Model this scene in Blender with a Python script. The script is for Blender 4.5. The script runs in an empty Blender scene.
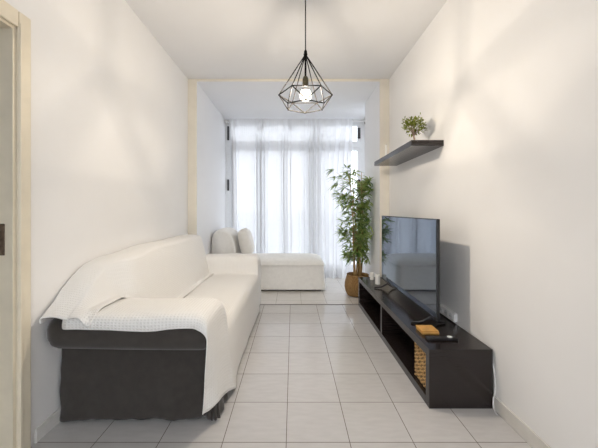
import bpy, bmesh, math, random
from mathutils import Vector, Matrix, noise
random.seed(7)
sc = bpy.context.scene
COL = sc.collection
PI = math.pi

# ------------------------------------------------------------------ materials
def new_mat(name):
    m = bpy.data.materials.new(name); m.use_nodes = True
    nt = m.node_tree
    return m, nt, nt.nodes['Principled BSDF'], nt.nodes['Material Output']

def N(nt, typ, **kw):
    n = nt.nodes.new(typ)
    for k, v in kw.items(): setattr(n, k, v)
    return n

def plain(name, col, rough=.6, metal=0., var=.06, scale=30., bump=0., spec=.5):
    """principled with a little procedural mottling and optional fine bump"""
    m, nt, p, out = new_mat(name)
    tc = N(nt, 'ShaderNodeTexCoord'); no = N(nt, 'ShaderNodeTexNoise')
    no.inputs['Scale'].default_value = scale; no.inputs['Detail'].default_value = 3
    nt.links.new(tc.outputs['Object'], no.inputs['Vector'])
    r = N(nt, 'ShaderNodeValToRGB')
    r.color_ramp.elements[0].position = .3; r.color_ramp.elements[1].position = .7
    r.color_ramp.elements[0].color = tuple(c * (1 - var) for c in col) + (1,)
    r.color_ramp.elements[1].color = tuple(min(1, c * (1 + var)) for c in col) + (1,)
    nt.links.new(no.outputs['Fac'], r.inputs['Fac'])
    nt.links.new(r.outputs['Color'], p.inputs['Base Color'])
    p.inputs['Roughness'].default_value = rough; p.inputs['Metallic'].default_value = metal
    p.inputs['Specular IOR Level'].default_value = spec
    if bump:
        b = N(nt, 'ShaderNodeBump'); b.inputs['Strength'].default_value = bump; b.inputs['Distance'].default_value = .004
        nt.links.new(no.outputs['Fac'], b.inputs['Height']); nt.links.new(b.outputs['Normal'], p.inputs['Normal'])
    return m

WALL_C = (.865, .85, .83)
M_wall = plain('wall_paint', WALL_C, .8, var=.015, scale=2.5, bump=.03, spec=.15)
M_ceil = plain('ceiling_paint', (.81, .80, .79), .85, var=.012, scale=2., spec=.2)
M_recess = plain('recess_paint', (.87, .87, .88), .75, var=.012, scale=2., spec=.3)
M_trim = plain('cream_trim_paint', (.82, .765, .66), .6, var=.03, scale=6.)
M_door = plain('cream_door_paint', (.78, .70, .55), .35, var=.05, scale=9.)
M_base_l = plain('baseboard_paint', (.74, .72, .68), .45, var=.03)
M_base_r = plain('baseboard_tile', (.70, .67, .62), .3, var=.04, scale=12)
M_steel = plain('aged_steel', (.15, .105, .07), .5, .3, var=.4, scale=60)
M_white_frame = plain('white_window_frame', (.78, .79, .80), .4, var=.02)
M_dark_metal = plain('dark_hinge_metal', (.05, .05, .055), .45, .4)
M_black_plastic = plain('black_plastic', (.012, .012, .014), .35)
M_grey_btn = plain('grey_rubber', (.62, .62, .62), .5)
M_white_plastic = plain('white_plastic', (.80, .79, .77), .4, var=.02)
M_hole = plain('dark_socket_hole', (.06, .06, .06), .6)
M_wax = plain('white_wax', (.85, .83, .78), .45, var=.02)
M_wick = plain('wick', (.03, .025, .02), .9)
M_cage = plain('black_wire', (.009, .008, .007), .65, 0., spec=.15)
M_brass = plain('antique_brass', (.10, .085, .05), .4, .7)
M_cord = plain('black_cord', (.03, .03, .03), .7)
M_tan = plain('tan_wood', (.60, .32, .085), .45, var=.18, scale=25)
M_cane = plain('bamboo_cane', (.38, .24, .09), .5, var=.25, scale=18)
M_trunk = plain('grey_brown_bark', (.33, .25, .19), .8, var=.25, scale=80, bump=.3)
M_soil = plain('dark_soil', (.05, .035, .022), .95, var=.4, scale=60, bump=.5)
M_dark_fab = plain('charcoal_velvet', (.050, .043, .038), .85, var=.10, scale=22, bump=.15, spec=.25)
M_dark_fab.node_tree.nodes['Principled BSDF'].inputs['Sheen Weight'].default_value = .25

def wood_black():
    m, nt, p, out = new_mat('black_brown_veneer')
    tc = N(nt, 'ShaderNodeTexCoord'); mp = N(nt, 'ShaderNodeMapping')
    mp.inputs['Scale'].default_value = (2.2, 2.2, 60)
    no = N(nt, 'ShaderNodeTexNoise'); no.inputs['Scale'].default_value = 3; no.inputs['Detail'].default_value = 5
    nt.links.new(tc.outputs['Object'], mp.inputs['Vector']); nt.links.new(mp.outputs['Vector'], no.inputs['Vector'])
    r = N(nt, 'ShaderNodeValToRGB')
    r.color_ramp.elements[0].color = (.013, .010, .010, 1); r.color_ramp.elements[1].color = (.022, .0155, .0145, 1)
    nt.links.new(no.outputs['Fac'], r.inputs['Fac']); nt.links.new(r.outputs['Color'], p.inputs['Base Color'])
    p.inputs['Roughness'].default_value = .2
    return m
M_veneer = wood_black()

def tile_floor(name, x0, y0, s, ca, cb, grout, rough):
    m, nt, p, out = new_mat(name)
    tc = N(nt, 'ShaderNodeTexCoord'); mp = N(nt, 'ShaderNodeMapping')
    mp.inputs['Location'].default_value = (-x0, -y0, 0)
    nt.links.new(tc.outputs['Object'], mp.inputs['Vector'])
    b = N(nt, 'ShaderNodeTexBrick'); b.offset = 0; b.squash = 1
    b.inputs['Scale'].default_value = 1; b.inputs['Brick Width'].default_value = s; b.inputs['Row Height'].default_value = s
    b.inputs['Mortar Size'].default_value = .0021; b.inputs['Mortar Smooth'].default_value = .2; b.inputs['Bias'].default_value = 0
    b.inputs['Color1'].default_value = ca + (1,); b.inputs['Color2'].default_value = cb + (1,); b.inputs['Mortar'].default_value = grout + (1,)
    nt.links.new(mp.outputs['Vector'], b.inputs['Vector'])
    no = N(nt, 'ShaderNodeTexNoise'); no.inputs['Scale'].default_value = 9; no.inputs['Detail'].default_value = 6
    mp2 = N(nt, 'ShaderNodeMapping'); mp2.inputs['Rotation'].default_value = (0, 0, .6); mp2.inputs['Scale'].default_value = (1, 4, 1)
    nt.links.new(tc.outputs['Object'], mp2.inputs['Vector']); nt.links.new(mp2.outputs['Vector'], no.inputs['Vector'])
    mx = N(nt, 'ShaderNodeMixRGB', blend_type='MULTIPLY'); mx.inputs['Fac'].default_value = 1
    r = N(nt, 'ShaderNodeValToRGB'); r.color_ramp.elements[0].color = (.93, .93, .93, 1); r.color_ramp.elements[1].color = (1, 1, 1, 1)
    r.color_ramp.elements[0].position = .35; r.color_ramp.elements[1].position = .65
    nt.links.new(no.outputs['Fac'], r.inputs['Fac'])
    nt.links.new(b.outputs['Color'], mx.inputs['Color1']); nt.links.new(r.outputs['Color'], mx.inputs['Color2'])
    nt.links.new(mx.outputs['Color'], p.inputs['Base Color'])
    p.inputs['Roughness'].default_value = rough
    bp = N(nt, 'ShaderNodeBump', invert=True); bp.inputs['Strength'].default_value = .4; bp.inputs['Distance'].default_value = .002
    nt.links.new(b.outputs['Fac'], bp.inputs['Height']); nt.links.new(bp.outputs['Normal'], p.inputs['Normal'])
    return m
TILE = .3285
M_floor = tile_floor('floor_tile', -.035 - 20 * TILE, 1.5755 - 20 * TILE, TILE, (.61, .59, .575), (.58, .562, .548), (.17, .14, .12), .17)
M_floor2 = tile_floor('balcony_tile', .107 - 20 * TILE, 3.72 - 20 * TILE, TILE, (.74, .71, .67), (.71, .68, .64), (.34, .30, .26), .25)

def waffle_cloth(name, col, cell=.014, strength=.35, rough=.9, use_uv=True):
    m, nt, p, out = new_mat(name)
    tc = N(nt, 'ShaderNodeTexCoord')
    sx = N(nt, 'ShaderNodeSeparateXYZ'); nt.links.new(tc.outputs['UV' if use_uv else 'Object'], sx.inputs['Vector'])
    sins = []
    for ax in ('X', 'Y'):
        mu = N(nt, 'ShaderNodeMath', operation='MULTIPLY'); mu.inputs[1].default_value = 2 * PI / cell
        nt.links.new(sx.outputs[ax], mu.inputs[0])
        si = N(nt, 'ShaderNodeMath', operation='SINE'); nt.links.new(mu.outputs[0], si.inputs[0]); sins.append(si)
    mx = N(nt, 'ShaderNodeMath', operation='MAXIMUM')
    nt.links.new(sins[0].outputs[0], mx.inputs[0]); nt.links.new(sins[1].outputs[0], mx.inputs[1])
    b = N(nt, 'ShaderNodeBump'); b.inputs['Strength'].default_value = strength; b.inputs['Distance'].default_value = .004
    nt.links.new(mx.outputs[0], b.inputs['Height']); nt.links.new(b.outputs['Normal'], p.inputs['Normal'])
    mr = N(nt, 'ShaderNodeMapRange'); mr.inputs['From Min'].default_value = -1; mr.inputs['From Max'].default_value = 1
    mr.inputs['To Min'].default_value = .93; mr.inputs['To Max'].default_value = 1.0
    nt.links.new(mx.outputs[0], mr.inputs['Value'])
    mm = N(nt, 'ShaderNodeMixRGB', blend_type='MULTIPLY'); mm.inputs['Fac'].default_value = 1
    mm.inputs['Color1'].default_value = col + (1,)
    nt.links.new(mr.outputs['Result'], mm.inputs['Color2']); nt.links.new(mm.outputs['Color'], p.inputs['Base Color'])
    p.inputs['Roughness'].default_value = rough; p.inputs['Specular IOR Level'].default_value = .2
    return m
M_throw = waffle_cloth('white_waffle_cloth', (.88, .86, .825))
M_cover = plain('off_white_cotton', (.88, .86, .82), .9, var=.03, scale=20, bump=.12, spec=.2)
M_pillow = plain('cream_pillow_cotton', (.86, .83, .77), .9, var=.03, scale=25, bump=.12, spec=.2)

def weave(name, ca, cb, scale):
    m, nt, p, out = new_mat(name)
    tc = N(nt, 'ShaderNodeTexCoord')
    ws = []
    for d in ('X', 'Y', 'Z'):
        w = N(nt, 'ShaderNodeTexWave', bands_direction=d); w.inputs['Scale'].default_value = scale; w.inputs['Distortion'].default_value = 1.45
        w.inputs['Detail Scale'].default_value = 2
        nt.links.new(tc.outputs['Object'], w.inputs['Vector']); ws.append(w)
    a = N(nt, 'ShaderNodeMath', operation='ADD'); nt.links.new(ws[0].outputs['Fac'], a.inputs[0]); nt.links.new(ws[1].outputs['Fac'], a.inputs[1])
    mu = N(nt, 'ShaderNodeMath', operation='MULTIPLY'); nt.links.new(a.outputs[0], mu.inputs[0]); nt.links.new(ws[2].outputs['Fac'], mu.inputs[1])
    r = N(nt, 'ShaderNodeValToRGB'); r.color_ramp.elements[0].color = ca + (1,); r.color_ramp.elements[1].color = cb + (1,)
    r.color_ramp.elements[0].position = .05; r.color_ramp.elements[1].position = .7
    nt.links.new(mu.outputs[0], r.inputs['Fac']); nt.links.new(r.outputs['Color'], p.inputs['Base Color'])
    b = N(nt, 'ShaderNodeBump'); b.inputs['Strength'].default_value = .8; b.inputs['Distance'].default_value = .008
    nt.links.new(mu.outputs[0], b.inputs['Height']); nt.links.new(b.outputs['Normal'], p.inputs['Normal'])
    p.inputs['Roughness'].default_value = .75
    return m
M_seagrass = weave('woven_seagrass', (.20, .105, .035), (.50, .29, .10), 22)
M_strand = plain('water_hyacinth_strand', (.50, .31, .12), .75, var=.45, scale=70)
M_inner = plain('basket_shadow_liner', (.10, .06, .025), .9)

def leaf_mat(name, dark, light):
    m, nt, p, out = new_mat(name)
    g = N(nt, 'ShaderNodeNewGeometry')
    r = N(nt, 'ShaderNodeValToRGB'); r.color_ramp.elements[0].color = dark + (1,); r.color_ramp.elements[1].color = light + (1,)
    nt.links.new(g.outputs['Random Per Island'], r.inputs['Fac']); nt.links.new(r.outputs['Color'], p.inputs['Base Color'])
    p.inputs['Roughness'].default_value = .45
    t = N(nt, 'ShaderNodeBsdfTranslucent'); nt.links.new(r.outputs['Color'], t.inputs['Color'])
    mx = N(nt, 'ShaderNodeMixShader'); mx.inputs['Fac'].default_value = .4
    nt.links.new(p.outputs[0], mx.inputs[1]); nt.links.new(t.outputs[0], mx.inputs[2]); nt.links.new(mx.outputs[0], out.inputs['Surface'])
    return m
M_leaf = leaf_mat('bamboo_leaf', (.11, .22, .055), (.50, .60, .20))
M_leaf2 = leaf_mat('small_tree_leaf', (.10, .14, .02), (.33, .36, .07))

def sheer():
    m, nt, p, out = new_mat('sheer_white_voile')
    nt.nodes.remove(p)
    tr = N(nt, 'ShaderNodeBsdfTransparent'); tl = N(nt, 'ShaderNodeBsdfTranslucent'); df = N(nt, 'ShaderNodeBsdfDiffuse')
    tr.inputs['Color'].default_value = (1, 1, 1, 1); tl.inputs['Color'].default_value = (.70, .71, .73, 1); df.inputs['Color'].default_value = (.92, .92, .93, 1)
    a = N(nt, 'ShaderNodeMixShader'); a.inputs['Fac'].default_value = .56
    nt.links.new(tl.outputs[0], a.inputs[1]); nt.links.new(df.outputs[0], a.inputs[2])
    tc = N(nt, 'ShaderNodeTexCoord'); no = N(nt, 'ShaderNodeTexNoise'); no.inputs['Scale'].default_value = 40
    nt.links.new(tc.outputs['Object'], no.inputs['Vector'])
    mr = N(nt, 'ShaderNodeMapRange'); mr.inputs['To Min'].default_value = .91; mr.inputs['To Max'].default_value = .97
    nt.links.new(no.outputs['Fac'], mr.inputs['Value'])
    b = N(nt, 'ShaderNodeMixShader'); nt.links.new(mr.outputs['Result'], b.inputs['Fac'])
    nt.links.new(tr.outputs[0], b.inputs[1]); nt.links.new(a.outputs[0], b.inputs[2]); nt.links.new(b.outputs[0], out.inputs['Surface'])
    return m
M_sheer = sheer()

def thin_glass(name, glow=0., gcol=(1, .8, .55), gloss=.08):
    m, nt, p, out = new_mat(name)
    nt.nodes.remove(p)
    tr = N(nt, 'ShaderNodeBsdfTransparent'); gl = N(nt, 'ShaderNodeBsdfGlossy'); gl.inputs['Roughness'].default_value = .03
    lw = N(nt, 'ShaderNodeLayerWeight'); lw.inputs['Blend'].default_value = .25
    mu = N(nt, 'ShaderNodeMath', operation='MULTIPLY'); mu.inputs[1].default_value = .5
    nt.links.new(lw.outputs['Fresnel'], mu.inputs[0])
    a = N(nt, 'ShaderNodeMixShader'); nt.links.new(mu.outputs[0], a.inputs['Fac'])
    nt.links.new(tr.outputs[0], a.inputs[1]); nt.links.new(gl.outputs[0], a.inputs[2])
    last = a
    if glow:
        em = N(nt, 'ShaderNodeEmission'); em.inputs['Color'].default_value = gcol + (1,); em.inputs['Strength'].default_value = glow
        ad = N(nt, 'ShaderNodeAddShader'); nt.links.new(a.outputs[0], ad.inputs[0]); nt.links.new(em.outputs[0], ad.inputs[1]); last = ad
    nt.links.new(last.outputs[0], out.inputs['Surface'])
    return m
M_glass = thin_glass('window_glass')
M_bulb = thin_glass('bulb_glass', glow=1.6, gcol=(1, .88, .68))
def emis(name, col, s):
    m, nt, p, out = new_mat(name); nt.nodes.remove(p)
    e = N(nt, 'ShaderNodeEmission'); e.inputs['Color'].default_value = col + (1,); e.inputs['Strength'].default_value = s
    nt.links.new(e.outputs[0], out.inputs['Surface']); return m
M_fil = emis('glowing_filament', (1, .85, .62), 60)
M_screen, _nt, _p, _o = new_mat('tv_screen_glass')
_p.inputs['Base Color'].default_value = (.014, .018, .030, 1); _p.inputs['Roughness'].default_value = .04
_p.inputs['IOR'].default_value = 2.8; _p.inputs['Specular Tint'].default_value = (.72, .84, 1.0, 1)
_no = N(_nt, 'ShaderNodeTexNoise'); _no.inputs['Scale'].default_value = 200
_mr = N(_nt, 'ShaderNodeMapRange'); _mr.inputs['To Min'].default_value = .03; _mr.inputs['To Max'].default_value = .06
_nt.links.new(_no.outputs['Fac'], _mr.inputs['Value']); _nt.links.new(_mr.outputs['Result'], _p.inputs['Roughness'])

# ------------------------------------------------------------------ builders
def link(name, bm, mat, parent=None, smooth=False, loc=None):
    me = bpy.data.meshes.new(name)
    bmesh.ops.recalc_face_normals(bm, faces=bm.faces[:])
    bm.to_mesh(me); bm.free()
    if mat: me.materials.append(mat)
    if smooth:
        for f in me.polygons: f.use_smooth = True
    o = bpy.data.objects.new(name, me); COL.objects.link(o)
    if parent:
        o.parent = parent
        o.matrix_parent_inverse = Matrix.Translation(-Vector(parent.location)) if parent.rotation_euler.z == 0 else parent.matrix_basis.inverted()
    return o

def tag(o, label, cat, group=None):
    o['label'] = label; o['category'] = cat
    if group: o['group'] = group
    return o

def thing(name, label, cat, loc, group=None):
    o = bpy.data.objects.new(name, None); COL.objects.link(o); o.location = loc; o.empty_display_size = .1
    return tag(o, label, cat, group)

def struct(name, bm, mat, smooth=False):
    o = link(name, bm, mat, None, smooth); o['kind'] = 'structure'; return o

def box(bm, x0, x1, y0, y1, z0, z1, bev=0., seg=2):
    r = bmesh.ops.create_cube(bm, size=1)
    vs = r['verts']
    for v in vs:
        v.co = Vector((x0 + (v.co.x + .5) * (x1 - x0), y0 + (v.co.y + .5) * (y1 - y0), z0 + (v.co.z + .5) * (z1 - z0)))
    if bev:
        es = list({e for v in vs for e in v.link_edges})
        bmesh.ops.bevel(bm, geom=es, offset=bev, segments=seg, affect='EDGES', profile=.5)
    return bm

def B(*a, **k): return box(bmesh.new(), *a, **k)

def tube(bm, pts, rad, n=8, cap=True):
    """tube along pts; rad is a number or list"""
    pts = [Vector(p) for p in pts]
    if not isinstance(rad, (list, tuple)): rad = [rad] * len(pts)
    rings = []
    up = None
    for i, p in enumerate(pts):
        t = (pts[min(i + 1, len(pts) - 1)] - pts[max(i - 1, 0)]).normalized()
        if up is None:
            up = Vector((0, 0, 1)) if abs(t.z) < .9 else Vector((1, 0, 0))
        a = t.cross(up).normalized(); b = t.cross(a).normalized(); up = -b if b.dot(up) < 0 else b
        a = t.cross(up).normalized()
        rings.append([bm.verts.new(p + (a * math.cos(2 * PI * k / n) + up * math.sin(2 * PI * k / n)) * rad[i]) for k in range(n)])
    for r0, r1 in zip(rings, rings[1:]):
        for k in range(n):
            bm.faces.new((r0[k], r0[(k + 1) % n], r1[(k + 1) % n], r1[k]))
    if cap:
        bm.faces.new(rings[0][::-1]); bm.faces.new(rings[-1])
    return bm

def lathe(bm, prof, c, n=32, cap0=True, cap1=True):
    rings = [[bm.verts.new((c[0] + r * math.cos(2 * PI * k / n), c[1] + r * math.sin(2 * PI * k / n), c[2] + z)) for k in range(n)] for r, z in prof]
    for r0, r1 in zip(rings, rings[1:]):
        for k in range(n):
            bm.faces.new((r0[k], r0[(k + 1) % n], r1[(k + 1) % n], r1[k]))
    if cap0: bm.faces.new(rings[0][::-1])
    if cap1: bm.faces.new(rings[-1])
    return bm

def grid_mesh(bm, rows, close=False):
    """rows: list of lists of points -> quads, with UVs in metres of arc length"""
    uv = bm.loops.layers.uv.verify()
    nr, nc = len(rows), len(rows[0])
    V = [[bm.verts.new(p) for p in r] for r in rows]
    mid = nc // 2; mr = nr // 2
    us = [0.]
    for i in range(1, nr): us.append(us[-1] + max((Vector(rows[i][j]) - Vector(rows[i - 1][j])).length for j in (nc // 3, mid)))
    vsl = [[0.] for _ in rows]
    for i in range(nr):
        for j in range(1, nc): vsl[i].append(vsl[i][-1] + (Vector(rows[i][j]) - Vector(rows[i][j - 1])).length)
    for i in range(nr - 1):
        for j in range(nc - 1):
            idx = ((i, j), (i, j + 1), (i + 1, j + 1), (i + 1, j))
            f = bm.faces.new([V[a][b] for a, b in idx])
            for l, (a, b) in zip(f.loops, idx): l[uv].uv = (us[a], vsl[mr][b])
    return bm

def catmull(pts, sub):
    pts = [Vector(p) for p in pts]; out = []
    for i in range(len(pts) - 1):
        p0, p1, p2, p3 = pts[max(i - 1, 0)], pts[i], pts[i + 1], pts[min(i + 2, len(pts) - 1)]
        for k in range(sub):
            t = k / sub
            out.append(.5 * ((2 * p1) + (p2 - p0) * t + (2 * p0 - 5 * p1 + 4 * p2 - p3) * t * t + (3 * p1 - p0 - 3 * p2 + p3) * t ** 3))
    out.append(pts[-1]); return out

def lerp(a, b, t): return a + (b - a) * t
def interp(tab, x):
    if x <= tab[0][0]: return tab[0][1]
    for (x0, y0), (x1, y1) in zip(tab, tab[1:]):
        if x <= x1: return lerp(y0, y1, (x - x0) / (x1 - x0))
    return tab[-1][1]
def sstep(a, b, x):
    t = min(1, max(0, (x - a) / (b - a))); return t * t * (3 - 2 * t)
def nz(x, y=0., z=0.): return noise.noise(Vector((x, y, z)))

def thicken(o, t, sub=1, offset=1.):
    if sub:
        s = o.modifiers.new('sub', 'SUBSURF'); s.levels = sub; s.render_levels = sub
    m = o.modifiers.new('thick', 'SOLIDIFY'); m.thickness = t; m.offset = offset

# ------------------------------------------------------------------ the room
XL, XR, YB, YF, ZC = -1.33, 1.22, -1.7, 3.87, 2.86
YW = 5.50                     # window plane
ZR = 2.83                     # recess ceiling
D0, D1, DZ = .55, 1.475, 2.09   # doorway in the left wall

struct('floor', B(-2.6, XR + .15, YB - .15, YF, -.1, 0), M_floor)
struct('floor_recess', B(XL - .15, 1.55, YF, YW + .15, -.1, 0), M_floor2)
struct('trim_threshold', B(XL, XR, YF - .012, YF + .012, -.02, .003), plain('threshold_strip', (.20, .18, .17), .5))
struct('ceiling', B(-2.6, XR + .15, YB - .15, YF, ZC, ZC + .12), M_ceil)
struct('ceiling_recess', B(XL - .15, 1.55, YF, YW + .15, ZR, ZC + .12), M_recess)
bm = B(XL - .12, XL, YB - .15, D0, 0, ZC)
box(bm, XL - .12, XL, D1, YF, 0, ZC); box(bm, XL - .12, XL, D0, D1, DZ, ZC)
struct('wall_left', bm, M_wall)
struct('wall_right', B(XR, XR + .15, YB - .15, YF, 0, ZC), M_wall)
RX0, RX1, RZ0, RZ1 = -1.25, 1.14, .12, 2.70
bm = B(-2.6, RX0, YB - .15, YB, 0, ZC); box(bm, RX1, XR, YB - .15, YB, 0, ZC); box(bm, RX0, RX1, YB - .15, YB, 0, RZ0); box(bm, RX0, RX1, YB - .15, YB, RZ1, ZC)
struct('wall_rear', bm, M_wall)
rw = bpy.data.objects.new('fill_window_rear', None); COL.objects.link(rw); rw.location = (0, YB, RZ0); rw['kind'] = 'structure'  # unseen window added behind the camera to fill the room with daylight
bm = bmesh.new()
for (a, b, c_, d) in ((RX0, RX0 + .05, RZ0, RZ1), (RX1 - .05, RX1, RZ0, RZ1), (-.05, .0, RZ0, RZ1), (RX0, RX1, RZ0, RZ0 + .05), (RX0, RX1, RZ1 - .05, RZ1)):
    box(bm, a, b, YB - .10, YB - .04, c_, d)
link('frame', bm, M_white_frame, rw)
link('pane', B(RX0 + .04, RX1 - .04, YB - .075, YB - .07, RZ0 + .04, RZ1 - .04), M_glass, rw)
struct('ground', B(-600, 600, -600, 600, -3.3, -3.2), plain('pale_street', (.46, .47, .49), .9, var=.1, scale=.4))
bm = B(-2.6, -2.48, YB, 2.6, 0, ZC); box(bm, -2.48, XL - .12, 2.5, 2.6, 0, ZC)
struct('wall_hall', bm, M_wall)
struct('wall_recess_left', B(XL - .12, -1.22, YF, YW + .15, 0, ZR), M_recess)
struct('wall_recess_right', B(1.10, XR + .15, YF, 4.65, 0, ZR), M_recess)
bm = B(1.37, 1.55, 4.60, 4.72, 0, ZR); box(bm, 1.37, 1.55, 5.42, YW + .15, 0, ZR)
box(bm, 1.37, 1.55, 4.72, 5.42, 0, .10); box(bm, 1.37, 1.55, 4.72, 5.42, 2.78, ZR)
struct('wall_recess_right_end', bm, M_recess)
sw = bpy.data.objects.new('fill_window_side', None); COL.objects.link(sw); sw.location = (1.45, 5.07, .10); sw['kind'] = 'structure'  # hidden side window added to brighten the recess
bm = bmesh.new()
for (a, b, c_, d) in ((4.72, 4.77, .10, 2.78), (5.37, 5.42, .10, 2.78), (4.77, 5.37, .10, .15), (4.77, 5.37, 2.73, 2.78), (4.77, 5.37, 2.33, 2.39)):
    box(bm, 1.42, 1.48, a, b, c_, d)
link('frame', bm, M_white_frame, sw)
link('pane', B(1.447, 1.453, 4.76, 5.38, .14, 2.74), M_glass, sw)
ZS = .10
bm = B(-1.22, 1.37, YW, YW + .15, 0, ZS); box(bm, 1.29, 1.37, YW, YW + .15, ZS, ZR)
struct('wall_front', bm, M_recess)
struct('trim_1', B(XL, -1.22, YF - .006, YF, 0, ZR), M_trim)
struct('trim_2', B(1.10, XR, YF - .006, YF, 0, ZR), M_trim)
struct('trim_3', B(XL, XR, YF - .006, YF, ZR, ZC), M_trim)
struct('baseboard_left', B(XL, XL + .012, D1 + .09, YF - .007, 0, .075, bev=.003), M_base_l)
struct('baseboard_right', B(XR - .012, XR, YB, YF - .007, 0, .08, bev=.003), M_base_r)
struct('baseboard_rear', B(XL, XR - .013, YB, YB + .012, 0, .08, bev=.003), M_base_r)

# doorway: door_1 > architrave, jamb, strike_plate
dr = bpy.data.objects.new('door_1', None); COL.objects.link(dr); dr.location = (XL, D1, 0); dr['kind'] = 'structure'
bm = bmesh.new()
box(bm, XL, XL + .018, D1 - .012, D1 + .055, 0, DZ + .065, bev=.005)
box(bm, XL + .016, XL + .022, D1 - .010, D1 + .008, 0, DZ + .008, bev=.003)
box(bm, XL, XL + .018, D0 - .065, D0 + .015, 0, DZ + .065, bev=.005)
box(bm, XL, XL + .018, D0 + .015, D1 - .015, DZ - .015, DZ + .065, bev=.005)
link('architrave', bm, M_door, dr)
bm = bmesh.new()
box(bm, XL - .13, XL, D1 - .028, D1, 0, DZ); box(bm, XL - .13, XL, D0, D0 + .028, 0, DZ); box(bm, XL - .13, XL, D0 + .028, D1 - .028, DZ - .028, DZ)
box(bm, XL - .13, XL - .066, D1 - .042, D1 - .028, 0, DZ - .028, bev=.003)
box(bm, XL - .13, XL - .066, D0 + .028, D1 - .042, DZ - .042, DZ - .028, bev=.003)
link('jamb', bm, M_door, dr)
bm = B(XL - .064, XL - .036, D1 - .033, D1 - .028, .985, 1.135, bev=.002)
box(bm, XL - .056, XL - .045, D1 - .0345, D1 - .03, 1.06, 1.10); box(bm, XL - .056, XL - .045, D1 - .0345, D1 - .03, 1.015, 1.035)
o = link('strike_plate', bm, M_steel, dr); o['label'] = 'worn dark metal strike plate'

# window: window_1 > frames, hinges, panes
wn = bpy.data.objects.new('window_1', None); COL.objects.link(wn); wn.location = (0, YW, ZS); wn['kind'] = 'structure'
WX0, WX1, TZ0, TZ1 = -1.22, 1.29, 2.28, 2.44
bm = bmesh.new()
box(bm, WX0, WX0 + .055, YW + .01, YW + .09, ZS, ZR); box(bm, WX1 - .07, WX1, YW + .01, YW + .09, ZS, ZR)
box(bm, WX0 + .055, WX1 - .07, YW + .01, YW + .09, ZR - .05, ZR); box(bm, WX0 + .055, WX1 - .07, YW + .01, YW + .09, ZS, ZS + .06)
box(bm, WX0 + .055, WX1 - .07, YW + .01, YW + .09, TZ0 + .05, TZ1 - .05)
link('frame', bm, M_white_frame, wn)
mull = .43
for (a, b) in ((WX0 + .055, mull - .01), (mull + .01, WX1 - .07)):
    for (z0, z1) in ((ZS + .06, TZ0 + .05), (TZ1 - .05, ZR - .05)):
        bm = bmesh.new(); s = .055
        box(bm, a, a + s, YW + .02, YW + .07, z0, z1); box(bm, b - s, b, YW + .02, YW + .07, z0, z1)
        box(bm, a + s, b - s, YW + .02, YW + .07, z0, z0 + s); box(bm, a + s, b - s, YW + .02, YW + .07, z1 - s, z1)
        f = link('sash', bm, M_white_frame, wn)
        link('pane', B(a + s, b - s, YW + .042, YW + .048, z0 + s, z1 - s), M_glass, wn)
for (x0, x1, z0, z1) in ((WX0 + .035, WX0 + .065, 2.46, 2.71), (WX0 + .035, WX0 + .065, 1.55, 1.75), (1.165, 1.215, 2.49, 2.68), (1.165, 1.215, 1.55, 1.75)):
    link('hinge', B(x0, x1, YW - .012, YW + .022, z0, z1, bev=.004), M_dark_metal, wn)
for x in (-.58, -.02):
    link('latch', B(x - .05, x + .05, YW - .008, YW + .025, 2.63, 2.75, bev=.006), plain('grey_latch', (.35, .35, .36), .5), wn)

# ------------------------------------------------------------------ curtain and rod
cr = thing('curtain_rod', 'slim white curtain rod mounted above the window', 'curtain rod', (0, 5.37, 2.77))
link('rod', tube(bmesh.new(), [(-1.19, 5.37, 2.765), (1.30, 5.37, 2.765)], .012, 12), M_white_plastic, cr, True)
for x in (-1.185, 1.30):
    bm = B(x - .012, x + .012, 5.35, YW, 2.745, 2.785, bev=.004)
    link('bracket', bm, M_steel if x > 0 else M_white_plastic, cr)
NX, NZ = 420, 26
rows = []
for j in range(NZ + 1):
    t = j / NZ; z = lerp(2.80, .012, t)
    xr = lerp(1.045, .99, sstep(0, .35, t)) + .02 * t; xl = -1.115 + .03 * t
    row = []
    for i in range(NX + 1):
        s = i / NX
        ph = s * 15 + 1.5 * nz(s * 7, .3) + .45 * t * nz(s * 5, 2.2)
        amp = .012 + .052 * sstep(0, .25, t) * (.45 + 1.1 * abs(nz(s * 5, 7.1))) * (1 if s < .9 else 1.15)
        fine = .005 * math.sin(s * 2 * PI * 60) * (1 - sstep(.0, .12, t)) 
        y = 5.355 + amp * math.sin(2 * PI * ph) + .008 * math.sin(2 * PI * ph * 1.7 + 1) * t + fine
        if z > 2.73 : y = 5.352 + (y - 5.36) * .5 - .006
        x = lerp(xl, xr, s) + .030 * sstep(0, .2, t) * math.sin(4 * PI * ph + .6) * (.4 + .8 * abs(nz(s * 6, 4.4))) + .025 * t * nz(s * 7, t * 1.5, 3)
        row.append((x, y, z))
    rows.append(row)
cu = link('curtain', grid_mesh(bmesh.new(), rows), M_sheer, None, True)
tag(cu, 'white sheer gathered floor-length curtain hanging across the window', 'curtain')

# ------------------------------------------------------------------ pendant lamp
LX, LY, LZ = .0902, 2.2, 2.030
pl = thing('pendant_lamp', 'black geometric wire cage pendant lamp with one lit bulb hanging from ceiling', 'lamp', (LX, LY, ZC))
zt = 1.2 + 155.8 * LY / 305
link('ceiling_rose', lathe(bmesh.new(), [(.05, 0), (.05, -.018), (.035, -.03), (.008, -.034)], (LX, LY, ZC), 32), M_cage, pl, False)
link('cord', tube(bmesh.new(), [(LX, LY, ZC - .03), (LX, LY, zt + .01)], .0042, 8), M_cord, pl, True)
bm = bmesh.new(); r1, r2, z1, z2 = .192, .1455, LZ, LZ - .0847
R1 = [Vector((LX + r1 * math.cos(k * PI / 3), LY + r1 * math.sin(k * PI / 3), z1)) for k in range(6)]
R2 = [Vector((LX + r2 * math.cos(k * PI / 3 + PI / 6), LY + r2 * math.sin(k * PI / 3 + PI / 6), z2)) for k in range(6)]
AP = Vector((LX, LY, zt)); wr = .0040
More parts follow.
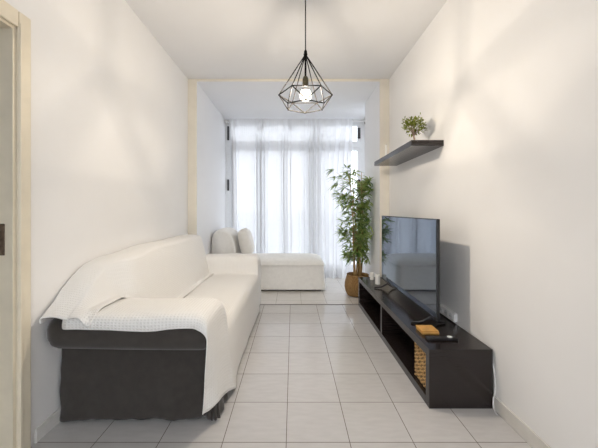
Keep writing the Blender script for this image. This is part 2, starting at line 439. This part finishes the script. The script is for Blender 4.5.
for k in range(6):
    tube(bm, [AP + (R1[k] - AP) * .03, R1[k]], wr, 6); tube(bm, [R1[k], R1[(k + 1) % 6]], wr, 6)
    tube(bm, [R2[k], R2[(k + 1) % 6]], wr, 6); tube(bm, [R1[k], R2[k]], wr, 6); tube(bm, [R1[(k + 1) % 6], R2[k]], wr, 6)
    for P in (R1[k], R2[k]): bmesh.ops.create_icosphere(bm, subdivisions=1, radius=.0062, matrix=Matrix.Translation(P))
lathe(bm, [(.006, .028), (.011, .022), (.012, .006), (.015, 0), (.012, -.012), (.006, -.02)], (LX, LY, zt), 16)
o = link('cage', bm, M_cage, pl)
link('stem', tube(bmesh.new(), [(LX, LY, zt), (LX, LY, 2.155)], .007, 8), M_cage, pl, True)
link('socket', lathe(bmesh.new(), [(.006, .05), (.016, .045), (.021, .03), (.022, -.02), (.019, -.022)], (LX, LY, 2.115), 24), M_brass, pl)
bb = link('bulb', lathe(bmesh.new(), [(.022, .030), (.030, .022), (.040, .008), (.043, -.010), (.038, -.030), (.024, -.044), (.008, -.050)], (LX, LY, 2.034), 32), M_bulb, pl, True)
link('collar', lathe(bmesh.new(), [(.014, .062), (.018, .050), (.028, .036), (.031, .024), (.030, .021)], (LX, LY, 2.034), 32), M_white_plastic, bb)  # opaque collar added, sized to keep the bulb's upward light off the ceiling
fil = bmesh.new()
for k in range(6):
    a = k * PI / 3
    tube(fil, [(LX + .008 * math.cos(a), LY + .008 * math.sin(a), 2.046), (LX + .020 * math.cos(a + .3), LY + .020 * math.sin(a + .3), 2.000)], .0022, 6)
f = link('filament', fil, M_fil, bb)
ld = bpy.data.lights.new('bulb_light', 'POINT'); ld.energy = 32; ld.color = (1, .88, .73); ld.shadow_soft_size = .022
lo = bpy.data.objects.new('bulb_light', ld); COL.objects.link(lo); lo.location = (LX, LY, LZ - .014)
lo.parent = bb; lo.matrix_parent_inverse = (Matrix.Translation(pl.location) @ Matrix.Translation(-Vector(pl.location))).inverted()

# ------------------------------------------------------------------ wall shelf and what stands on it
SX, SY0, SY1, SZ0, SZ1 = .957, 2.466, 3.59, 1.719, 1.766
sh = link('wall_shelf', B(SX, XR - .001, SY0, SY1, SZ0, SZ1, bev=.0015), M_veneer)
tag(sh, 'black-brown floating wall shelf on the right wall above the television', 'shelf')

tr = thing('small_tree', 'small bushy green tree with thin trunk on the near end of the wall shelf', 'plant', (1.055, 2.66, SZ1))
bm = bmesh.new(); c = Vector((1.055, 2.66, SZ1))
tube(bm, [c + Vector(p) for p in ((0, 0, 0), (.002, 0, .012), (.004, .0, .05), (-.002, .003, .085))], [.015, .009, .0075, .008], 10)
tips = []
for k in range(9):
    a = k * 2 * PI / 9 + random.uniform(-.3, .3); h = random.uniform(.13, .22); r = random.uniform(.03, .085)
    p = Vector((r * math.cos(a), r * math.sin(a), h)); mid = Vector((p.x * .45, p.y * .45, .085 + (h - .085) * .55))
    tube(bm, [c + Vector((-.002, .003, .08)), c + mid, c + p], [.0055, .0038, .0018], 6); tips.append(p); tips.append((p + mid) / 2)
link('trunk', bm, M_trunk, tr, True)

def leaf(bm, base, d, n, L, W, droop=.0, fold=.15):
    d = d.normalized(); s = d.cross(n).normalized(); n2 = s.cross(d).normalized()
    prof = ((0, .08), (.3, 1), (.62, .75), (1, 0.03))
    mids, ls, rs = [], [], []
    for t, w in prof:
        cc = base + d * L * t + Vector((0, 0, -droop * L * t * t))
        mids.append(bm.verts.new(cc - n2 * fold * W * w)); ls.append(bm.verts.new(cc + s * W * w * .5)); rs.append(bm.verts.new(cc - s * W * w * .5))
    for k in range(3):
        bm.faces.new((mids[k], mids[k + 1], ls[k + 1], ls[k])); bm.faces.new((mids[k], rs[k], rs[k + 1], mids[k + 1]))
bm = bmesh.new()
rnd = random.Random(3)
for k in range(430):
    if rnd.random() < .55:
        tp = tips[rnd.randrange(len(tips))]; q = tp + Vector((rnd.gauss(0, .018), rnd.gauss(0, .018), rnd.gauss(.005, .016)))
    else:
        th = rnd.uniform(0, 2 * PI); ph = math.acos(rnd.uniform(-.45, 1)); rr = rnd.uniform(.55, 1)
        q = Vector((.092 * rr * math.sin(ph) * math.cos(th), .092 * rr * math.sin(ph) * math.sin(th), .165 + .075 * rr * math.cos(ph)))
    if q.x > .14: q.x = .14
    d = Vector((q.x, q.y, q.z - .14)).normalized() + Vector((rnd.uniform(-.8, .8), rnd.uniform(-.8, .8), rnd.uniform(-.5, .7)))
    leaf(bm, c + q, d, Vector((rnd.uniform(-1, 1), rnd.uniform(-1, 1), 1)), rnd.uniform(.019, .031), rnd.uniform(.012, .019), .2)
link('foliage', bm, M_leaf2, tr)

def candle(name, x, y, z, r, h, label, group=None):
    t = thing(name, label, 'candle', (x, y, z), group)
    link('wax_body', lathe(bmesh.new(), [(r * .96, 0), (r, .003), (r, h - .004), (r * .93, h), (r * .5, h - .003)], (x, y, z), 24), M_wax, t, False)
    link('wick', tube(bmesh.new(), [(x, y, z + h - .004), (x + .001, y, z + h + .010)], .0012, 6), M_wick, t)
    return t
candle('candle', 1.045, 3.42, SZ1, .0115, .165, 'slim tall white candle at the far end of the wall shelf')

# ------------------------------------------------------------------ television bench
TX0, TX1, TY0, TY1, TZ = .823, 1.207, 1.842, 3.84, .357
tb = thing('tv_bench', 'long low black-brown television bench with open compartments along the right wall', 'tv bench', (1.0, 2.84, 0))
th = .05
link('top_panel', B(TX0, TX1, TY0, TY1, TZ - th, TZ, bev=.0012), M_veneer, tb)
link('bottom_panel', B(TX0, TX1, TY0 + th, TY1 - th, .0, th, bev=.0012), M_veneer, tb)
for y in (TY0, TY1 - th): link('side_panel', B(TX0, TX1, y, y + th, 0, TZ - th, bev=.0008), M_veneer, tb)
link('divider', B(TX0 + .002, TX1 - .02, 2.835, 2.873, th, TZ - th, bev=.0012), M_veneer, tb)
link('back_panel', B(TX1 - .012, TX1, TY0 + th, TY1 - th, th, TZ - th), M_veneer, tb)

# woven basket in the near compartment
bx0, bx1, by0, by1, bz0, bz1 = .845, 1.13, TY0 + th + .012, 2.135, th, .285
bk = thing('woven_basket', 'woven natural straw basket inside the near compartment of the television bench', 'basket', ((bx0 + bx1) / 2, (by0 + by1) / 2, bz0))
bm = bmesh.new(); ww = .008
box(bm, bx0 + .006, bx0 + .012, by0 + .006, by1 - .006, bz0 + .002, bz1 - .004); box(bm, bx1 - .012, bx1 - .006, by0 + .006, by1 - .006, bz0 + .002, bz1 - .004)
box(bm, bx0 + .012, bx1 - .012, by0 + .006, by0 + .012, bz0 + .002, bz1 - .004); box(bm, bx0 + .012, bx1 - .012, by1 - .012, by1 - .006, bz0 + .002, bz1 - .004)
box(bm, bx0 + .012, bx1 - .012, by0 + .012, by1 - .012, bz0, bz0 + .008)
link('shadow_lining', bm, M_inner, bk)  # dark sheets behind the weave, their colour standing in for shade
bm = bmesh.new()
def wpath(t):   # perimeter param 0..1 -> (x, y, nx, ny)
    w, d = bx1 - bx0 - .02, by1 - by0 - .02; P = 2 * (w + d); s = (t % 1) * P
    x0, y0 = bx0 + .01, by0 + .01
    if s < d: return x0, y0 + s, -1, 0
    s -= d
    if s < w: return x0 + s, y0 + d, 0, 1
    s -= w
    if s < d: return x0 + w, y0 + d - s, 1, 0
    s -= d
    return x0 + w - s, y0, 0, -1
nr_, nst = 19, 40
for r in range(nr_):
    z = bz0 + .012 + r * (bz1 - bz0 - .02) / (nr_ - 1); pts = []
    for k in range(nst * 6 + 1):
        x, y, nx, ny = wpath(k / (nst * 6)); a = .0055 * math.sin(2 * PI * k / 12 + PI * (r % 2))
        pts.append((x + nx * a, y + ny * a, z + .0035 * math.sin(k * .7 + r * 2.1)))
    tube(bm, pts, [.0046 + .0016 * abs(nz(k * .35, r * 3.1)) * 2 for k in range(len(pts))], 6)
for k in range(nst):
    x, y, nx, ny = wpath(k / nst); tube(bm, [(x, y, bz0 + .004), (x, y, bz1 - .006)], .005, 6)
link('woven_wall', bm, M_strand, bk, True)
bm = bmesh.new(); pts = [(wpath(k / 60)[0], wpath(k / 60)[1], bz1 + .002) for k in range(61)]; tube(bm, pts, .011, 8)
link('rim', bm, M_strand, bk, True)

# television
tx, ty0, ty1, tz0, tz1 = 1.0, 2.12, 3.44, .425, 1.137
tv = thing('television', 'large flat black television standing on the television bench', 'television', (1.02, 2.75, TZ))
bm = B(tx, tx + .022, ty0, ty1, tz0, tz1, bev=.003)
box(bm, tx + .022, tx + .055, ty0 + .2, ty1 - .2, tz0 + .03, tz0 + .40, bev=.012)
link('casing', bm, M_black_plastic, tv)
link('screen', B(tx - .0012, tx + .001, ty0 + .008, ty1 - .008, tz0 + .020, tz1 - .008), M_screen, tv)
for y in (2.24, 3.26):
    bm = bmesh.new()
    tube(bm, [(tx + .012, y, tz0 + .01), (tx + .012, y, tz0 - .012), (tx - .05, y + .01, TZ + .018), (tx - .125, y + .02, TZ + .008)], [.010, .010, .009, .007], 8)
    tube(bm, [(tx + .012, y, tz0 - .012), (tx + .07, y + .01, TZ + .018), (tx + .125, y + .02, TZ + .008)], [.010, .009, .007], 8)
    link('foot', bm, M_black_plastic, tv, True)

candle('candle', .963, 3.47, TZ, .027, .108, 'tall white pillar candle on the television bench beside the television')
candle('candle', .958, 3.70, TZ, .024, .082, 'short white pillar candle at the far end of the television bench')

def oriented(o, loc, rz):
    o.location = loc; o.rotation_euler = (0, 0, rz); return o
# tan box and remote
wb = thing('coaster_box', 'small square tan wooden box lying on the television bench', 'box', (.93, 2.115, TZ))
bm = B(.874, .990, 2.06, 2.172, TZ, TZ + .016, bev=.004); link('lower_half', bm, M_tan, wb)
link('lid', B(.872, .988, 2.063, 2.174, TZ + .017, TZ + .025, bev=.003), M_tan, wb)
rm = thing('remote_control', 'black remote control with a pale grey button pad on the television bench', 'remote control', (.965, 1.985, TZ))
link('body', B(.868, 1.066, 1.962, 2.008, TZ, TZ + .017, bev=.006), M_black_plastic, rm)
link('button_pad', lathe(bmesh.new(), [(.016, 0), (.016, .003), (.012, .004)], (1.020, 1.986, TZ + .0165), 20), M_grey_btn, rm)
bm = bmesh.new()
for i in range(5):
    for k in range(3):
        x = .892 + i * .019; y = 1.973 + k * .012; box(bm, x - .0045, x + .0045, y - .0035, y + .0035, TZ + .0165, TZ + .0185, bev=.001)
link('buttons', bm, plain('dark_grey_rubber', (.05, .05, .05), .6), rm)

# multi-socket strip on the wall
ps = thing('power_strip', 'white multi-socket power strip fixed to the right wall behind the television', 'power strip', (1.2, 2.42, .4))
link('housing', B(XR - .028, XR, 2.26, 2.57, .368, .432, bev=.006), M_white_plastic, ps)
for k in range(4):
    y = 2.305 + k * .073
    bm = bmesh.new(); bmesh.ops.create_cone(bm, cap_ends=True, segments=20, radius1=.021, radius2=.021, depth=.004, matrix=Matrix.Translation((XR - .0285, y, .40)) @ Matrix.Rotation(PI / 2, 4, 'Y'))
    s_ = link('socket_well', bm, M_grey_btn, ps)
    bm = bmesh.new()
    for dy in (-.008, .008):
        bmesh.ops.create_cone(bm, cap_ends=True, segments=10, radius1=.003, radius2=.003, depth=.003, matrix=Matrix.Translation((XR - .0305, y + dy, .40)) @ Matrix.Rotation(PI / 2, 4, 'Y'))
    h_ = link('pin_hole', bm, M_hole, s_)
    h_.matrix_parent_inverse = Matrix.Translation(-Vector(ps.location)).inverted() @ Matrix.Translation(-Vector(ps.location))
bm = bmesh.new()
tube(bm, catmull([(1.2135, 1.90, .30), (1.2135, 1.858, .26), (1.2145, 1.838, .20), (1.2135, 1.832, .13), (1.2115, 1.834, .085), (1.203, 1.832, .07), (1.203, 1.832, .020), (1.200, 1.815, .006), (1.19, 1.78, .005)], 6), .0042, 8)
o = link('power_cable', bm, M_white_plastic, None, True)
tag(o, 'white cable hanging down the wall behind the near end of the television bench', 'cable')

# ------------------------------------------------------------------ potted bamboo
PX, PY = .908, 4.29
pb = thing('potted_bamboo', 'tall bamboo plant with slim green leaves in a woven basket by the curtain', 'plant', (PX, PY, 0))
link('basket', lathe(bmesh.new(), [(.10, 0), (.145, .012), (.172, .07), (.183, .13), (.178, .19), (.160, .25), (.150, .285), (.154, .30), (.146, .302), (.140, .28), (.148, .24)], (PX, PY, 0), 48, True, False), M_seagrass, pb, True)
link('soil', lathe(bmesh.new(), [(.146, .225), (.13, .24), (.06, .248)], (PX, PY, 0), 32), M_soil, pb)
rnd = random.Random(11)
canes = [(-.055, -.05, -.12, 1.70), (-.035, .05, -.05, 1.64), (.025, -.03, .02, 1.72), (.05, .04, .05, 1.58), (-.02, -.005, -.08, 1.50), (.01, .07, .08, 1.40), (-.04, .02, -.16, 1.45)]
fb = bmesh.new()
for (dx, dy, lean, h) in canes:
    def cp(z): t = z / 1.8; return Vector((PX + .01 + dx + lean * t * t * .9 + .012 * math.sin(z * 5 + dx * 90), PY + dy - .05 * t, z))
    pts = [cp(z) for z in [.235 + k * (h - .235) / 14 for k in range(15)]]
    bm = tube(bmesh.new(), pts, [lerp(.0135, .004, k / 14) for k in range(15)], 8)
    for k in range(1, 13):
        z = pts[k].z; lathe(bm, [(.006, -.005), (lerp(.0155, .006, k / 14), 0), (.006, .005)], pts[k], 10)
    tw = bm
    z = .50
    while z < h:
        a = rnd.uniform(0, 2 * PI)
        env = interp([(.5, .12), (.75, .15), (1.1, .19), (1.35, .26), (1.6, .23), (1.8, .15)], z)
        L = env * rnd.uniform(.35, 1.25)
        p0 = cp(z); d = Vector((math.cos(a), math.sin(a), rnd.uniform(.15, .7)))
        p1 = p0 + d * L
        p1.x = min(p1.x, 1.04); p1.x = max(p1.x, .54); p1.y = max(p1.y, 3.98)
        tube(tw, [p0, (p0 + p1) / 2 + Vector((0, 0, .012)), p1], [.003, .0022, .0012], 5)
        for q, nl in ((p1, rnd.randint(9, 14)), ((p0 + p1) / 2, rnd.randint(6, 10))):
            for k in range(nl):
                aa = a + rnd.uniform(-1.9, 1.9); el = rnd.uniform(-.45, .8)
                dd = Vector((math.cos(aa) * math.cos(el), math.sin(aa) * math.cos(el), math.sin(el)))
                ll = rnd.uniform(.09, .155)
                tip = q + dd * ll
                if tip.x > 1.07: dd.x = -abs(dd.x)
                leaf(fb, q + Vector((rnd.gauss(0, .006), rnd.gauss(0, .006), rnd.gauss(0, .008))), dd, Vector((rnd.uniform(-.5, .5), rnd.uniform(-.5, .5), 1)), ll, rnd.uniform(.019, .028), rnd.uniform(.1, .5))
        z += rnd.uniform(.05, .085)
    link('cane', tw, M_cane, pb, True)
link('foliage', fb, M_leaf, pb)

# ------------------------------------------------------------------ chaise longue and its cushion
CX0, CX1, CY0, CY1 = -1.180, .470, 4.49, 5.20
ch = thing('chaise_longue', 'white-covered chaise longue in front of the curtain', 'chaise longue', (-.36, 4.85, 0))
def rrect(x0, x1, y0, y1, r, n, z, wob=0., ph=0.):
    pts = []
    cs = ((x1 - r, y1 - r, 0), (x0 + r, y1 - r, PI / 2), (x0 + r, y0 + r, PI), (x1 - r, y0 + r, 3 * PI / 2))
    for ci, (cx, cy, a0) in enumerate(cs):
        for k in range(n + 1):
            a = a0 + k * PI / 2 / n; pts.append(Vector((cx + r * math.cos(a), cy + r * math.sin(a), z)))
        nx_, ny_, na = cs[(ci + 1) % 4]
        e0 = pts[-1].copy(); e1 = Vector((nx_ + r * math.cos(na), ny_ + r * math.sin(na), z))
        for k in range(1, 12): pts.append(e0.lerp(e1, k / 12))
    if wob:
        for p in pts:
            p.x += wob * nz(p.x * 6, p.y * 6, ph); p.y += wob * nz(p.x * 6 + 9, p.y * 6, ph + 3)
    return pts
def loft(bm, rings, cap0=True, cap1=True):
    V = [[bm.verts.new(p) for p in r] for r in rings]; n = len(V[0])
    for r0, r1 in zip(V, V[1:]):
        for k in range(n): bm.faces.new((r0[k], r0[(k + 1) % n], r1[(k + 1) % n], r1[k]))
    if cap0: bm.faces.new(V[0][::-1])
    if cap1: bm.faces.new(V[-1])
    return bm
spec = [(.028, .016, .022), (.05, .013, .020), (.16, .004, .014), (.27, -.004, .010), (.34, -.006, .006), (.375, -.004, .003), (.382, .005, .003), (.392, .005, .003), (.398, -.003, .003), (.415, -.008, .003), (.445, -.03, .003), (.468, -.08, .002), (.486, -.16, .002), (.494, -.25, 0)]
rings = [rrect(CX0 - o_, CX1 + o_, CY0 - o_, CY1 + o_, .07, 5, z, w, z) for z, o_, w in spec]
link('slipcover_seat', loft(bmesh.new(), rings), M_cover, ch, True)
link('base', B(CX0 + .05, CX1 - .05, CY0 + .05, CY1 - .05, .0, .03), M_dark_fab, ch)
# backrest: arched hump at the wall end
bm = bmesh.new(); rings = []
for i in range(15):
    t = i / 14; y = lerp(CY0 + .005, CY1 - .01, t); e = 1 - abs(2 * t - 1) ** 6 * .10
    zz = lerp(.47, .915, e); ring = []
    for (x, z) in catmull([(-1.203, .40, 0), (-1.206, .62, 0), (-1.200, .80, 0), (-1.165, .885, 0), (-1.07, .918, 0), (-.96, .88, 0), (-.895, .78, 0), (-.86, .62, 0), (-.82, .42, 0)], 3) and [(p.x, p.y) for p in catmull([(-1.203, .40, 0), (-1.206, .62, 0), (-1.200, .80, 0), (-1.165, .885, 0), (-1.07, .918, 0), (-.96, .88, 0), (-.895, .78, 0), (-.86, .62, 0), (-.82, .42, 0)], 3)]:
        z2 = .40 + (z - .40) * ((zz - .40) / .515); x2 = lerp(-1.06, x, .82 + .18 * e ** 2 if i in (0, 14) else 1)
        ring.append(Vector((min(x2 + .006 * nz(x * 22, y * 4, z), x2 + .006), y + (.006 * nz(x * 25, z * 3)), z2)))
    rings.append(ring)
loft(bm, rings); link('backrest', bm, M_cover, ch, True)

pw = bmesh.new(); n = 16; S = .43
def pillow_pts(sgn):
    rows = []
    for i in range(n + 1):
        r = []
        for j in range(n + 1):
            u, v = i / n * 2 - 1, j / n * 2 - 1
            tk = .10 * ((1 - u ** 4) * (1 - v ** 4)) ** .5
            pinch = 1 - .06 * (1 - abs(u) ** 2) * abs(v) ** 3; pinch2 = 1 - .06 * (1 - abs(v) ** 2) * abs(u) ** 3
            r.append(Vector((sgn * (tk + .0), u * S / 2 * pinch, v * S / 2 * pinch2)))
        rows.append(r)
    return rows
A_ = pillow_pts(1); B_ = pillow_pts(-1)
rot = Matrix.Translation((-.735, 4.80, .700)) @ Matrix.Rotation(-math.radians(13), 4, 'Y')
for rr in (A_, B_): grid_mesh(pw, [[rot @ p for p in r] for r in rr])
bmesh.ops.remove_doubles(pw, verts=pw.verts[:], dist=.0004)
o = link('cushion', pw, M_pillow, None, True); tag(o, 'cream square cushion leaning against the backrest of the chaise longue', 'cushion')

# ------------------------------------------------------------------ sofa
SFX0, SFX1 = -1.315, -.46
so = thing('sofa', 'long charcoal fabric sofa with skirt along the left wall, mostly covered by white throws', 'sofa', (-.88, 2.78, 0))
link('base', B(SFX0 + .02, SFX1 - .02, 1.80, 3.78, .035, .30, bev=.02), M_dark_fab, so)
for (x, y) in ((-1.24, 1.82), (-.54, 1.84), (-1.24, 3.74), (-.50, 3.74)):
    link('leg', lathe(bmesh.new(), [(.018, 0), (.024, .04)], (x, y, 0), 14), M_black_plastic, so)
link('seat_cushion', B(-1.0, SFX1 - .05, 1.985, 3.545, .30, .415, bev=.04, seg=4), M_dark_fab, so)
zprof = [(1.585, .650), (1.66, .70), (1.737, .762), (1.82, .815), (1.906, .862), (2.05, .886), (2.245, .886), (2.5, .915), (2.9, .905), (3.3, .905), (3.6, .905), (3.7, .895)]
bm = bmesh.new(); rings = []
for i in range(24):
    y = lerp(1.84, 3.60, i / 23); zz = interp(zprof, y) - (.035 + .05 * (1 - sstep(1.9, 2.1, y)))
    sh_ = -.13 * (1 - sstep(1.9, 2.1, y))
    rings.append([Vector(p) for p in ((SFX0 + .002, y, .31), (SFX0 + .002, y, zz), (-1.17 + sh_ * .7, y, zz), (-1.13 + sh_, y, zz - .05), (-1.03 + sh_, y, .45), (-1.02 + sh_, y, .31))])
loft(bm, rings); link('backrest', bm, M_dark_fab, so)
link('armrest', B(SFX0 + .01, -.52, 1.765, 1.945, .30, .605, bev=.03, seg=3), M_dark_fab, so)
link('armrest', B(SFX0 + .01, -.50, 3.58, 3.80, .30, .625, bev=.03, seg=3), M_dark_fab, so)
# padded roll of the near armrest
bm = bmesh.new(); rings = []
nx_ = 30
for i in range(nx_ + 1):
    t = i / nx_; x = lerp(SFX0 + .002, -.452, t)
    e = min(1, ((min(t, .055) / .055)) ** .5 if t < .055 else 1, 1 if t < .98 else .93)
    e = lerp(.72, 1, e) if t < .055 else (1 if t < .95 else lerp(1, .80, 1 - math.sqrt(max(0, 1 - ((t - .95) / .05) ** 2))))
    cy, cz, ry, rz_ = 1.695, .540, .098, .092
    ring = []
    for k in range(24):
        a = 2 * PI * k / 24; ca, sa = math.cos(a), math.sin(a); p_ = 2 / 2.6
        yy = cy + e * ry * math.copysign(abs(ca) ** p_, ca); z_ = cz + e * rz_ * math.copysign(abs(sa) ** p_, sa)
        z_ += .010 * math.sin(t * PI) * 0 - .012 * sstep(.0, .7, t) * (1 if sa < 0 else 0) * abs(sa)
        ring.append(Vector((x, yy + .004 * nz(x * 5, a), z_ + .003 * nz(x * 7, a, 4))))
    rings.append(ring)
loft(bm, rings); link('armrest_roll', bm, M_dark_fab, so, True)
# pleated skirt, along the near side and around the front corner
path = []
for k in range(61):
    x = lerp(SFX0 + .002, -.462, k / 60); path.append((x, 1.737, 0, -1))
for k in range(1, 9):
    a = k / 9 * PI / 2; path.append((-.462 + .02 * math.sin(a), 1.757 - .02 * math.cos(a), math.sin(a), -math.cos(a)))
for k in range(1, 60):
    path.append((-.442, 1.757 + k * 2.008 / 59, 1, 0))
rows = []
for j in range(15):
    t = j / 14; z0 = .462
    row = []
    for k, (x, y, nx, ny) in enumerate(path):
        z0 = .462 if k < 55 else lerp(.462, .36, sstep(55, 66, k))
        flare = .020 * t
        f = .0
        if k < 61:
            s = k / 60
            f = (.016 * nz(s * 5, t * 1.2, 1) + .010 * math.sin(s * 17 + 3 * nz(s * 3, t)) * t + .014 * nz(s * 9 + t * 4, t * 3, 5) + .006 * nz(s * 22 - t * 7, t * 5, 8)) * min(1, t * 2.5)
            f += .022 * t ** 3 * math.exp(-((s - .985) / .012) ** 2) - .02 * t * math.exp(-((s - .955) / .014) ** 2)
            zb = .012 + .02 * max(0, math.sin(s * PI)) * (.3 + .3 * nz(s * 4, 8)) + .012 * s
            edge = .022 * (s < .03) * (t > .1) * 0
        else:
            s = (k - 60) / 60
            f = .026 * math.sin(k * 2.1) * t ** 4 * (1 if k < 84 else .3); zb = .016
            flare = (.02 if k < 82 else -.012) * t
        z = lerp(z0 - .010 * (k / 60 if k < 61 else 1), zb, t)
        row.append((x + nx * (flare + f), y + ny * (flare + f), z))
    rows.append(row)
o = link('skirt', grid_mesh(bmesh.new(), rows), M_dark_fab, so, True); thicken(o, .004, 1, -1)

# throw over seat and arms
top = [(1.588, .575), (1.586, .61), (1.605, .640), (1.66, .652), (1.75, .652), (1.86, .648), (1.93, .640), (1.963, .61), (1.978, .54), (1.990, .470), (2.03, .452), (2.2, .455), (2.5, .452), (2.75, .449), (3.0, .455), (3.3, .455), (3.48, .455), (3.535, .470), (3.548, .54), (3.556, .61), (3.585, .648), (3.66, .657), (3.75, .655), (3.815, .642), (3.838, .60), (3.842, .50), (3.843, .35), (3.843, .2), (3.843, .06)]
tp = [(p.x, p.y) for p in catmull([(a, b, 0) for a, b in top], 3)]
rows = []
npth = len(tp)
for i, (y, zt_) in enumerate(tp):
    arm = 1 - sstep(1.90, 2.02, y)
    xb = lerp(-1.0, -1.20, arm) if y < 3 else lerp(-1.0, -1.05, sstep(3.4, 3.56, y))
    xf = lerp(-.425, -.445, arm) + .02 * sstep(2.6, 3.6, y)
    row = []
    for k in range(15):          # top run
        t = k / 14; x = lerp(xb, xf - .07, t)
        dz = .006 * nz(x * 5, y * 3.5, 2) + .008 * math.sin(t * PI) * (1 - arm) + .004 * nz(x * 14, y * 14, 1)
        hem = 0
        if i < 3: hem = .012 * nz(x * 5, 3) + .006 * math.sin(x * 13)
        row.append((x, y - (.004 * nz(x * 9, 1) if i < 6 else 0), zt_ + dz - hem))
    for k in range(1, 6):        # rounded front edge
        a = k / 6 * PI / 2
        row.append((xf - .07 + .07 * math.sin(a), y, zt_ - min(.07, max(.01, (zt_ - .05) * .3)) * (1 - math.cos(a)) + .003 * nz(y * 9, k)))
    ztop = row[-1][2]
    hz = interp([(1.58, .115), (1.64, .10), (1.70, .115), (1.86, .075), (2.0, .03), (2.2, .022), (3.9, .03)], y + .10 * 0)
    yfan = 0
    for k in range(1, 15):       # front drop
        t = k / 14
        yy = y
        if y < 2.05:             # the near corner hangs in a fan towards the camera
            yy = y + t * interp([(1.585, .035), (1.65, .03), (1.80, .03), (2.05, .0)], y)
        fl = .022 * t * (1 - sstep(2.0, 2.4, y)) + .014 * t + .012 * math.sin(y * 13 + 1) * t * (1 - sstep(2.0, 2.5, y)) + .009 * nz(y * 4, t * 2, 6) * t
        fl -= .075 * (1 - sstep(1.585, 1.72, y)) * t
        if y > 3.55: fl -= .02 * t
        z = lerp(ztop, hz, t)
        z = min(z, ztop)
        row.append((xf + fl, yy, z))
    rows.append(row)
o = link('sofa_throw', grid_mesh(bmesh.new(), rows), M_throw, None, True); thicken(o, .005, 1, 0)
tag(o, 'white waffle-weave throw spread over the seat and arms of the sofa', 'throw')

# throw over the backrest
rows = []
ys = [1.585, 1.60, 1.63, 1.67, 1.71, 1.75, 1.79, 1.83, 1.87, 1.91, 1.95, 1.99, 2.04, 2.1, 2.18, 2.27, 2.36, 2.45, 2.55, 2.65, 2.8, 2.95, 3.1, 3.25, 3.4, 3.5, 3.56, 3.60, 3.612, 3.615]
for i, y in enumerate(ys):
    zz = interp(zprof, y)
    near = 1 - sstep(1.88, 2.08, y)
    zbot = lerp(.466, .668, near); xbot = lerp(-.975, -1.10, near)
    xt = lerp(-1.10, -1.17, near)
    cs = [(-1.322, max(zz - .06, .62 if near > .5 else 0)), (-1.318, zz - .012), (-1.29, zz), ((-1.29 + xt) / 2, zz + .008), (xt, zz - .004), (lerp(xt, xbot, .18), lerp(zz, zbot, .12)), (lerp(xt, xbot, .36), lerp(zz, zbot, .34)), (lerp(xt, xbot, .62), lerp(zz, zbot, .64)), (lerp(xt, xbot, .86), lerp(zz, zbot, .88)), (xbot, zbot), (xbot + .03, zbot + .002), (xbot + .055, zbot)]
    pts = catmull([(a, b, 0) for a, b in cs], 3)
    row = []
    for k, p in enumerate(pts):
        w = .016 * nz(y * 3.5 + p.x * 3, p.y * 5, 3) * (0 if k < 4 else 1) + .006 * nz(y * 9, p.y * 9, 7) * (0 if k < 4 else 1)
        yy, zq = y, p.y
        if i < 3:    # hem hanging just over the roll; a tongue of cloth droops at the front end
            dp = .008 + .012 * (k / len(pts)) + .055 * math.exp(-((p.x + 1.06) / .035) ** 2)
            zq -= dp * (1, .6, .2)[i]; yy -= (.016, .012, .004)[i]
        if i >= len(ys) - 2 and k > 2:
            zq = lerp(zq, .60, .0 if i == len(ys) - 2 else .75)
        row.append((max(p.x + max(0, w) * 1.0, -1.302 if i < 4 else -9), yy, zq + w * .5))
    rows.append(row)
o = link('backrest_throw', grid_mesh(bmesh.new(), rows), M_throw, None, True); thicken(o, .005, 1, 0)
tag(o, 'white waffle-weave throw draped over the backrest of the sofa', 'throw')

# ------------------------------------------------------------------ daylight, camera, view
w = bpy.data.worlds.new('daylight'); sc.world = w; w.use_nodes = True
bg = w.node_tree.nodes['Background']; bg.inputs['Color'].default_value = (.88, .93, 1.0, 1); bg.inputs['Strength'].default_value = 2.35

cam = bpy.data.cameras.new('camera'); co = bpy.data.objects.new('camera', cam); COL.objects.link(co)
co.location = (0, 0, 1.2); co.rotation_euler = (PI / 2, 0, 0)
cam.sensor_width = 36; cam.lens = 36 * 305 / 598
cam.shift_x = (299 - 293) / 598; cam.shift_y = -(224 - 210) / 598
cam.clip_start = .02
sc.camera = co
sc.view_settings.view_transform = 'Standard'; sc.view_settings.look = 'None'
sc.view_settings.gamma = 1; sc.view_settings.use_curve_mapping = False
sc.view_settings.exposure = 0.70
